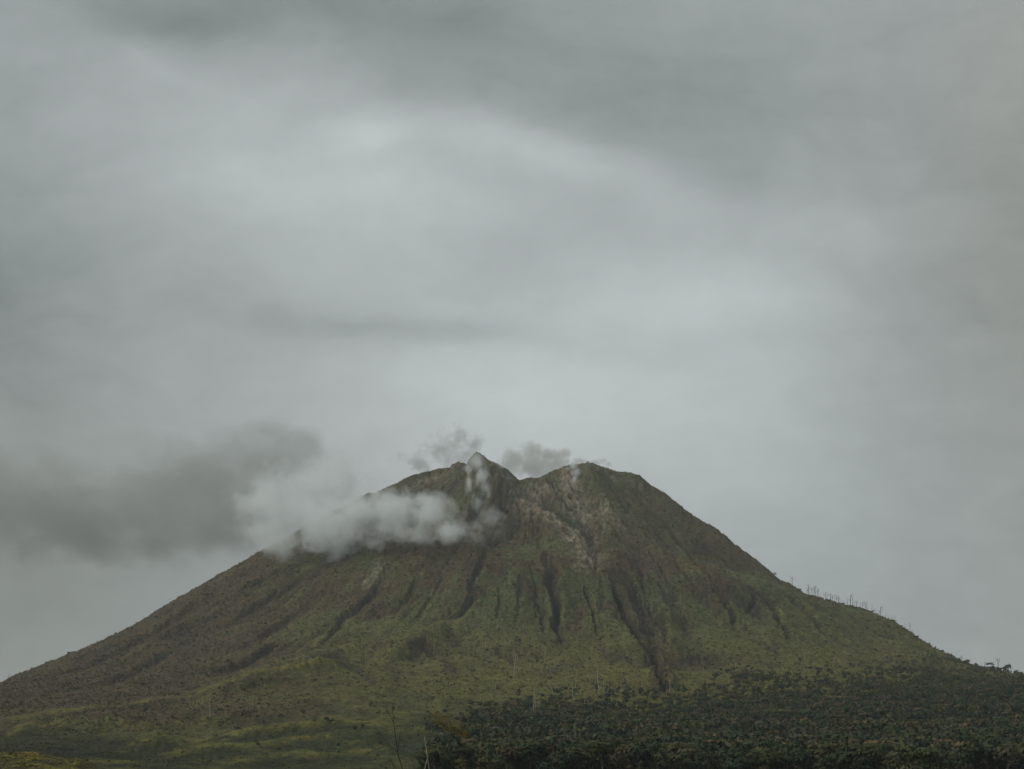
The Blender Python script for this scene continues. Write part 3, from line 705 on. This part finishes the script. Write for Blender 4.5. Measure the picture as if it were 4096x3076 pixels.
# ------------------------------------------------------------------ young trees close to the viewpoint
def near_tree(name, Y, stems, mat, label, yoff=0, leaves=None):
    """stems: lists of (zoom x, zoom y, radius cm) traced from the photo, given depth by their sideways reach"""
    x0, y0 = stems[0][0][:2]
    foot = at(1450+x0*.226, 2750+y0*.226, Y); foot.z = GROUND-6.5
    t = empty(name, foot)
    rr_ = random.Random(int(Y*10))
    paths = []; depth = {}
    for k, stm in enumerate(stems):
        sgn = rr_.choice((-1, 1)); path = []
        for j, (a, b, rad_) in enumerate(stm):
            if (a, b) in depth: dyy = depth[a, b]
            else:
                prev = stm[j-1] if j else (a, b)
                dyy = (depth.get(prev[:2], 0) if j else 0)+sgn*.5*abs(a-prev[0])*.0056+rr_.gauss(0, .04)
                depth[a, b] = dyy
            p_ = at(1450+a*.226, 2750+b*.226, Y+dyy)-foot
            path.append((p_.x, p_.y, p_.z, rad_/100))
        if k == 0: path.insert(0, (0, 0, 0, stm[0][2]/100*1.5))
        paths.append(path)
    # side twigs
    for path in list(paths):
        for j in range(1, len(path)-1 if len(path) > 2 else len(path)):
            a, b = Vector(path[j-1][:3]), Vector(path[j][:3])
            if a.length < .01: continue
            for _ in range(2):
                s0 = a.lerp(b, rr_.uniform(.3, 1)); d = (b-a).normalized()
                side = Vector((rr_.uniform(-1, 1), rr_.uniform(-1, 1), rr_.uniform(-.1, .6))).normalized()
                e = s0+(d*.6+side*.7)*rr_.uniform(.25, .7); mid = s0.lerp(e, .5)+Vector((0, 0, -.02))
                paths.append([(*s0, .012), (*mid, .008), (*e, .004)])
    v, f = tube_arrays(paths, 6); me = mesh_np('trunk', v, f, True); me.materials.append(mat)
    link('trunk', me, None, t)
    if leaves:
        rl = np.random.default_rng(4); cen = []
        for (a, b, w_, h_, n_) in leaves:
            for _ in range(n_):
                p_ = at(1450+(a+rl.normal(0, w_))*.226, 2750+(b+rl.normal(0, h_))*.226, Y+rl.normal(0, .5))-foot; cen.append(p_)
        cen = np.array(cen); n_ = len(cen)
        nrm = rl.normal(size=(n_, 3)); nrm /= np.linalg.norm(nrm, axis=1)[:, None]
        tt_ = np.cross(nrm, rl.normal(size=(n_, 3))); tt_ /= np.linalg.norm(tt_, axis=1)[:, None]; bb_ = np.cross(nrm, tt_)
        sz = rl.uniform(.05, .10, (n_, 1))
        vv = np.stack([cen-tt_*sz, cen-bb_*sz*.45, cen+tt_*sz, cen+bb_*sz*.45], 1).reshape(-1, 3)
        cc = np.repeat(np.where(rl.random((n_, 1)) < .3, [[.16, .085, .015]], [[.20, .15, .02]])*rl.uniform(.6, 1.2, (n_, 1)), 4, 0)
        me = mesh_np('crown', vv, np.arange(4*n_).reshape(n_, 4), False, cc); me.materials.append(M_FOREST); link('crown', me, None, t)
    tag(t, label, 'tree'); return t
near_tree('bare_tree', 140, [[(705, 1442, 5), (660, 1290, 4.6), (622, 1150, 4.2), (590, 900, 3.4), (550, 620, 2.8), (536, 400, 1.8), (560, 200, .8)], [(622, 1150, 3), (430, 970, 2.4), (330, 840, 2), (205, 650, 1.2)], [(622, 1150, 3), (640, 1000, 2.4), (660, 850, 2), (692, 690, 1.6)], [(550, 620, 2), (470, 460, 1.8), (340, 210, 1)], [(650, 1230, 2), (760, 1270, 1.6), (795, 1330, 1.4)]],
          M_TWIG, 'bare dark young tree with a wide V of long branches, tallest of the twiggy trees')
near_tree('bare_tree', 137, [[(550, 1442, 3), (545, 1370, 2.8), (430, 1235, 1.6)], [(545, 1370, 2), (480, 1240, 1.2)], [(600, 1442, 2.4), (545, 1370, 1.6)]], M_TWIG, 'low bare twiggy sapling at the bottom edge, beside the V shaped bare tree')
near_tree('bare_tree', 143, [[(882, 1442, 4), (850, 1280, 3.4), (830, 1120, 3), (805, 930, 2.4), (805, 760, 2), (825, 560, 1.6), (832, 330, .8)], [(830, 1120, 2.2), (660, 970, 2), (540, 830, 1.6), (430, 670, 1)], [(830, 1120, 2.2), (870, 1020, 2), (887, 930, 1.2)], [(795, 1442, 3), (795, 1330, 2.6), (780, 1250, 1.6)]],
          M_TAN, 'slender brown young tree with one long branch crossing behind the V shaped bare tree')
near_tree('bare_tree', 147, [[(1100, 1442, 4), (1150, 1250, 4.6), (1130, 1090, 3.8), (1110, 950, 3), (1090, 850, 1.4)], [(1180, 1442, 3), (1150, 1250, 3)], [(1150, 1250, 1.8), (1180, 1150, 1.2), (1230, 1100, .8)]], M_PALE, 'pale grey leafless stem forked at its foot, left of the yellow leaved tree')
near_tree('yellow_leaved_tree', 150, [[(1240, 1442, 3.4), (1310, 1310, 3), (1390, 1230, 2.6), (1500, 1080, 2.2), (1590, 940, 1.4)], [(1310, 1310, 2.4), (1400, 1120, 2), (1440, 1020, 1.6), (1590, 940, 1)], [(1425, 1442, 2.4), (1380, 1295, 2.2), (1390, 1230, 1.6)], [(1565, 1442, 3.6), (1640, 1250, 3), (1725, 1050, 2.4), (1700, 900, 1.8), (1660, 820, 1.2)],
          [(1440, 1020, 1.6), (1290, 820, 1.4), (1330, 640, 1.2), (1360, 540, .8)], [(1590, 940, 1.4), (1510, 780, 1.2), (1470, 620, .9)]],
          M_TWIG, 'young tree with sparse yellow leaves over dark thin branches', leaves=[(1260, 490, 60, 35, 170), (1400, 530, 90, 50, 330), (1340, 620, 60, 40, 130), (1540, 700, 70, 55, 230), (1680, 760, 80, 50, 330), (1800, 830, 40, 35, 200), (1600, 640, 120, 60, 160)])
print('trees done', round(time.time()-T0, 1))

# ------------------------------------------------------------------ low cloud, steam and smoke as volumes
def cloud(name, blobs, label, cat, dens, color, nscale, namp, thr=.0, soft=.8, step=.25, aniso=.3, warpamp=0, group=None, stretch=(1, 1, 1), absorb=None):
    """blobs: (display x, display y, half width, half height, depth, half depth)"""
    W = []
    for (a, b, rx, rz, Y, ry) in blobs:
        c = at(a*1.8517, b*1.8517, Y); W.append((c, Vector((rx*1.8517/F*Y, ry, rz*1.8517/F*Y))))
    org = sum((c for c, _ in W), Vector())/len(W)
    bm = bmesh.new()
    for c, rd in W:
        for k in range(40):
            zc = 1-2*(k+.5)/40; an = k*2.39996; rq = math.sqrt(1-zc*zc)
            bm.verts.new((c-org)+Vector((rq*math.cos(an)*rd.x, rq*math.sin(an)*rd.y, zc*rd.z))*1.38)
    bmesh.ops.convex_hull(bm, input=bm.verts)
    for v in [v for v in bm.verts if not v.link_faces]: bm.verts.remove(v)
    bmesh.ops.recalc_face_normals(bm, faces=bm.faces)
    me = bpy.data.meshes.new(name); bm.to_mesh(me); bm.free()
    m, nt, out = newmat(name+'_vapour')
    P = N(nt, 'ShaderNodeTexCoord').outputs['Object']
    Pn = vmath(nt, 'MULTIPLY', P, tuple(stretch))
    n0 = noise(nt, Pn, nscale*.55, 4, .6)
    P2 = vmath(nt, 'ADD', P, vmath(nt, 'MULTIPLY', vmath(nt, 'SUBTRACT', n0.outputs['Color'], (.5, .5, .5)), (warpamp,)*3))
    acc = None
    for c, rd in W:
        qv = vmath(nt, 'MULTIPLY', vmath(nt, 'SUBTRACT', P2, tuple(c-org)), (1/rd.x, 1/rd.y, 1/rd.z))
        d = math_(nt, 'MULTIPLY_ADD', vmath(nt, 'LENGTH', qv), -1.45, 1.45)
        acc = d if acc is None else math_(nt, 'SMOOTH_MAX', acc, d, .6)
    n1 = noise(nt, Pn, nscale, 6, .64).outputs['Fac']
    tot = math_(nt, 'ADD', acc, math_(nt, 'MULTIPLY', math_(nt, 'SUBTRACT', n1, .5), namp))
    f = mrange(nt, tot, thr, thr+soft)
    f = math_(nt, 'MULTIPLY', f, dens)
    pv = N(nt, 'ShaderNodeVolumePrincipled'); pv.inputs['Color'].default_value = (*color, 1); pv.inputs['Anisotropy'].default_value = aniso
    if absorb: pv.inputs['Absorption Color'].default_value = (*absorb, 1)
    nt.links.new(f, pv.inputs['Density']); nt.links.new(pv.outputs[0], out.inputs['Volume'])
    m.volume_intersection_method if hasattr(m, 'volume_intersection_method') else None
    m.cycles.volume_step_rate = step
    o = link(name, me, m); o.location = org
    return tag(o, label, cat, group)

def surf(a, b, back):
    p_ = hit(a*1.8517, b*1.8517); return (p_.y if p_ else D0)-back

cloud('cloud_bank', [(560, 985, 150, 75, 4550, 170), (420, 1070, 240, 135, 4600, 230), (200, 1110, 280, 115, 4600, 260), (20, 1100, 200, 140, 4600, 260), (660, 950, 66, 44, 4500, 110), (580, 930, 90, 46, 4520, 120), (470, 1130, 140, 80, 4500, 200)],
      'big soft dark grey cloud hanging behind the left flank of the volcano', 'cloud', .0056, (.575, .595, .585), .0058, 3.6, -.10, 1.3, step=.25, warpamp=130, stretch=(1, 1, 1.3))
PF = 3330
cloud('cloud', [(590, 1075, 90, 76, PF+90, 110), (690, 1040, 100, 62, PF+80, 100), (745, 1030, 60, 46, PF+60, 90), (600, 1150, 90, 56, PF+80, 100), (680, 1115, 130, 66, PF+20, 110), (760, 1115, 120, 66, PF-20, 110), (850, 1115, 110, 62, PF-60, 100), (930, 1120, 84, 56, PF-110, 80), (800, 1150, 180, 34, PF-90, 80), (985, 1150, 80, 34, PF-190, 50), (700, 1160, 110, 40, PF, 90), (1050, 1130, 40, 26, PF-200, 40), (665, 1125, 70, 46, PF+10, 90), (655, 1150, 95, 50, PF+40, 120), (690, 1140, 80, 46, PF-30, 90)],
      'bright white puff of cloud drifting across the upper left slope', 'cloud', .036, (.96, .99, 1), .0135, 6.6, .22, 1.9, step=.12, warpamp=110)
cloud('steam_wisp', [(x_, y_, a_, b_, surf(x_, y_, 64), 32) for x_, y_, a_, b_ in ((1030, 1000, 26, 26), (1042, 1030, 18, 32), (1046, 1058, 17, 30), (1034, 1085, 22, 26), (1012, 1012, 16, 16), (1014, 1045, 12, 36))],
      'white wisp of steam running down the face of the pointed summit', 'steam', .080, (.97, .99, 1), .036, 5.0, .15, 2.2, step=.18, warpamp=36, stretch=(1, 1, .6))
cloud('steam_wisp', [(x_, y_, a_, b_, surf(x_, y_, 45), 24) for x_, y_, a_, b_ in ((1078, 1008, 26, 14), (1098, 1028, 24, 14), (1068, 1000, 16, 14))],
      'faint thin wisp of steam on the slope just right of the pointed summit', 'steam', .026, (.96, .99, 1), .034, 5.5, .5, 1.8, step=.25, warpamp=24)
cloud('mist', [(x_, y_, a_, b_, surf(x_, y_, 60), 45) for x_, y_, a_, b_ in ((1000, 1160, 66, 36), (1060, 1110, 40, 42), (1075, 1150, 38, 30))],
      'thin veil of mist on the slope below the pointed summit', 'mist', .013, (.96, .99, 1), .016, 5.5, .45, 2.0, step=.25, warpamp=60)
cloud('steam_plume', [(995, 940, 52, 36, 4230, 60), (955, 968, 54, 40, 4230, 60), (905, 995, 56, 30, 4230, 60), (1030, 960, 26, 34, 4230, 40), (1000, 985, 60, 28, 4230, 50)],
      'ragged grey steam curling up behind the left crag of the summit', 'steam', .030, (.72, .75, .745), .024, 5.0, .25, 1.6, step=.15, warpamp=70)
cloud('smoke_plume', [(1150, 975, 42, 30, 4180, 60), (1108, 996, 48, 34, 4180, 60), (1190, 982, 36, 24, 4180, 45), (1224, 980, 21, 18, 4150, 30), (1160, 1008, 78, 34, 4180, 60), (1205, 1000, 38, 22, 4150, 40)],
      'lumpy grey smoke rising over the saddle between the two summits', 'smoke', .026, (.74, .75, .73), .026, 2.6, .3, .7, step=.25, warpamp=30)
cloud('smoke_plume', [(1255, 997, 25, 14, 4150, 30), (1285, 1000, 25, 11, 4150, 30), (1302, 996, 14, 11, 4150, 20), (1314, 1004, 12, 9, 4150, 18)],
      'small trail of grey smoke behind the rounded right summit', 'smoke', .026, (.74, .75, .73), .04, 2.6, .3, .8, step=.25, warpamp=18)
cloud('smoke_puff', [(x_, y_, a_, b_, surf(x_, y_, 45), 24) for x_, y_, a_, b_ in ((1236, 1008, 18, 17), (1243, 1020, 15, 15), (1241, 1034, 10, 12), (1222, 996, 15, 12))],
      'pale blue puff of smoke leaving the vent on the right summit', 'smoke', .09, (.93, .985, 1.0), .04, 3.5, .2, 1.4, step=.25, warpamp=20)

# air between the viewpoint and the mountain
m, nt, out = newmat('air')
pv = N(nt, 'ShaderNodeVolumePrincipled'); pv.inputs['Color'].default_value = (.86, .95, 1.0, 1); pv.inputs['Density'].default_value = HAZE = 3.3e-5; pv.inputs['Anisotropy'].default_value = .2
nt.links.new(pv.outputs[0], out.inputs['Volume'])
bm = bmesh.new(); bmesh.ops.create_cube(bm, size=1)
zlo, zhi = -26.0, 1010.0
bmesh.ops.scale(bm, vec=(18200, 18200, zhi-zlo), verts=bm.verts); bmesh.ops.translate(bm, vec=(0, 2000, (zhi+zlo)/2), verts=bm.verts)
me = bpy.data.meshes.new('haze'); bm.to_mesh(me); bm.free()
tag(link('haze', me, m), 'thin humid air veiling the far slopes', 'haze', kind='stuff')

# ------------------------------------------------------------------ sky: overcast deck over a clear-sky model
SUN_EL, SUN_AZ = 42.0, -105.0          # sun high, behind the viewer's left shoulder
Wd = bpy.data.worlds.new('World'); SC.world = Wd; Wd.use_nodes = True
nt = Wd.node_tree
for n_ in list(nt.nodes): nt.nodes.remove(n_)
wo = nt.nodes.new('ShaderNodeOutputWorld'); bg = nt.nodes.new('ShaderNodeBackground'); STR = .1
bg.inputs['Strength'].default_value = STR
skyt = nt.nodes.new('ShaderNodeTexSky'); skyt.sky_type = 'NISHITA'; skyt.sun_disc = False
skyt.sun_elevation = R(SUN_EL); skyt.sun_rotation = R(SUN_AZ)
G = nt.nodes.new('ShaderNodeTexCoord').outputs['Generated']
sx = nt.nodes.new('ShaderNodeSeparateXYZ'); nt.links.new(G, sx.inputs[0])
dyv = math_(nt, 'MAXIMUM', math_(nt, 'ABSOLUTE', sx.outputs[1]), .12)
a_ = math_(nt, 'DIVIDE', sx.outputs[0], dyv); b_ = math_(nt, 'DIVIDE', sx.outputs[2], dyv)
cmb = nt.nodes.new('ShaderNodeCombineXYZ'); nt.links.new(a_, cmb.inputs[0]); nt.links.new(b_, cmb.inputs[1])
AB = cmb.outputs[0]
wn = noise(nt, vmath(nt, 'MULTIPLY', AB, (1, 1.8, 1)), 5.0, 5, .55)
wv = vmath(nt, 'MULTIPLY', vmath(nt, 'SUBTRACT', wn.outputs['Color'], (.5, .5, .5)), (.09, .06, 0))
ABw = vmath(nt, 'ADD', AB, wv)
def lobe(cx, cy, sx_, sy_, rot, amp):
    a0, b0 = (cx*1.8517-CX)/F, (HY-cy*1.8517)/F; wx, wy = sx_*1.8517/F, sy_*1.8517/F
    c_, s_ = math.cos(R(-rot)), math.sin(R(-rot))
    d = vmath(nt, 'SUBTRACT', ABw, (a0, b0, 0))
    e1_ = vmath(nt, 'DOT_PRODUCT', d, (c_/wx, s_/wx, 0)); e2_ = vmath(nt, 'DOT_PRODUCT', d, (-s_/wy, c_/wy, 0))
    q_ = math_(nt, 'ADD', math_(nt, 'MULTIPLY', e1_, e1_), math_(nt, 'MULTIPLY', e2_, e2_))
    return math_(nt, 'MULTIPLY', math_(nt, 'POWER', 2.71828, math_(nt, 'MULTIPLY', q_, -1)), amp)
LOBES = [(950, 420, 220, 70, 5, 0.0739), (330, 30, 200, 50, 5, -0.0967), (1900, 500, 200, 90, 5, 0.0446), (1350, 190, 760, 190, 13, -0.0725), (620, 0, 420, 75, 8, -0.0756), (640, 370, 360, 190, 18, 0.1539), (815, 300, 75, 40, 0, 0.1166), (1160, 345, 300, 48, 15, 0.1416), (1480, 470, 330, 55, 3, 0.0504), (880, 705, 360, 45, 5, -0.099), (1180, 860, 520, 260, 0, 0.2067), (-60, 660, 300, 300, 0, -0.1143), (2260, 640, 340, 420, 0, -0.0704), (60, 1320, 520, 260, -10, -0.1241), (2260, 1330, 420, 300, 0, -0.0248), (1520, 620, 280, 90, 0, 0.1052), (1850, 360, 330, 110, 13, 0.0363), (300, 130, 120, 40, 20, 0.0444), (1100, 470, 120, 26, -6, 0.0124), (1700, 900, 200, 400, 0, 0.0431), (760, 930, 200, 80, 0, 0.0033)]
tot = 0.3640
for L_ in LOBES: tot = math_(nt, 'ADD', lobe(*L_), tot)
fine = noise(nt, vmath(nt, 'ADD', vmath(nt, 'MULTIPLY', AB, (1, 1.6, 1)), vmath(nt, 'MULTIPLY', wv, (2.2, 2.2, 0))), 10.0, 9, .6).outputs['Fac']
tot = math_(nt, 'ADD', tot, math_(nt, 'MULTIPLY', math_(nt, 'SUBTRACT', fine, .5), .10))
fine2 = noise(nt, vmath(nt, 'MULTIPLY', ABw, (1, 1.7, 1)), 22.0, 7, .62).outputs['Fac']
tot = math_(nt, 'ADD', tot, math_(nt, 'MULTIPLY', math_(nt, 'SUBTRACT', fine2, .5), .09))
# the deck is thinner and brighter overhead
over = mrange(nt, sx.outputs[2], .55, .95, 0, .22)
tot = math_(nt, 'MAXIMUM', math_(nt, 'ADD', tot, over), .12)
warm = mrange(nt, tot, .20, .42)
tint = mixc(nt, warm, (.902, 1.0, .985), (.930, 1.0, .996))
wl = math_(nt, 'ADD', lobe(-100, 1350, 700, 500, 0, .9), lobe(2300, 500, 300, 900, 0, .8))
tint = mixc(nt, math_(nt, 'MINIMUM', wl, 1.0), tint, (.955, 1.0, .91))
comb = nt.nodes.new('ShaderNodeCombineColor')
tv = math_(nt, 'MULTIPLY', tot, 1/STR)
for i in range(3): nt.links.new(tv, comb.inputs[i])
deck = mixc(nt, 1.0, comb.outputs[0], tint, 'MULTIPLY')
nt.links.new(mixc(nt, .97, skyt.outputs[0], deck), bg.inputs['Color'])
nt.links.new(bg.outputs[0], wo.inputs['Surface'])

sl = bpy.data.lights.new('sun', 'SUN'); sl.energy = 1.45; sl.angle = R(12); sl.color = (1, .935, .80)
so = bpy.data.objects.new('sun', sl); C.objects.link(so)
az, el = R(SUN_AZ), R(SUN_EL)
dirv = Vector((math.sin(az)*math.cos(el), math.cos(az)*math.cos(el), math.sin(el)))
so.rotation_euler = (-dirv).to_track_quat('-Z', 'Y').to_euler(); so.location = (0, 0, 600)

# ------------------------------------------------------------------ camera and render settings
cam = bpy.data.cameras.new('camera'); co = bpy.data.objects.new('camera', cam); C.objects.link(co)
cam.sensor_fit = 'HORIZONTAL'; cam.sensor_width = 36; cam.lens = F/4096*36
cam.shift_y = (HY-1538)/4096; cam.clip_start = .5; cam.clip_end = 40000
co.location = (0, 0, 0); co.rotation_euler = (R(90), 0, 0)
SC.camera = co
vs = SC.view_settings; vs.view_transform = 'Standard'; vs.look = 'None'; vs.exposure = 0; vs.gamma = 1; vs.use_curve_mapping = False
cy = SC.cycles
cy.max_bounces = 12; cy.diffuse_bounces = 2; cy.glossy_bounces = 1; cy.transmission_bounces = 1; cy.transparent_max_bounces = 8; cy.volume_bounces = 8
cy.use_denoising = True; cy.volume_step_rate = 1; cy.volume_max_steps = 512; cy.caustics_reflective = False; cy.caustics_refractive = False
print('script', round(time.time()-T0, 1))
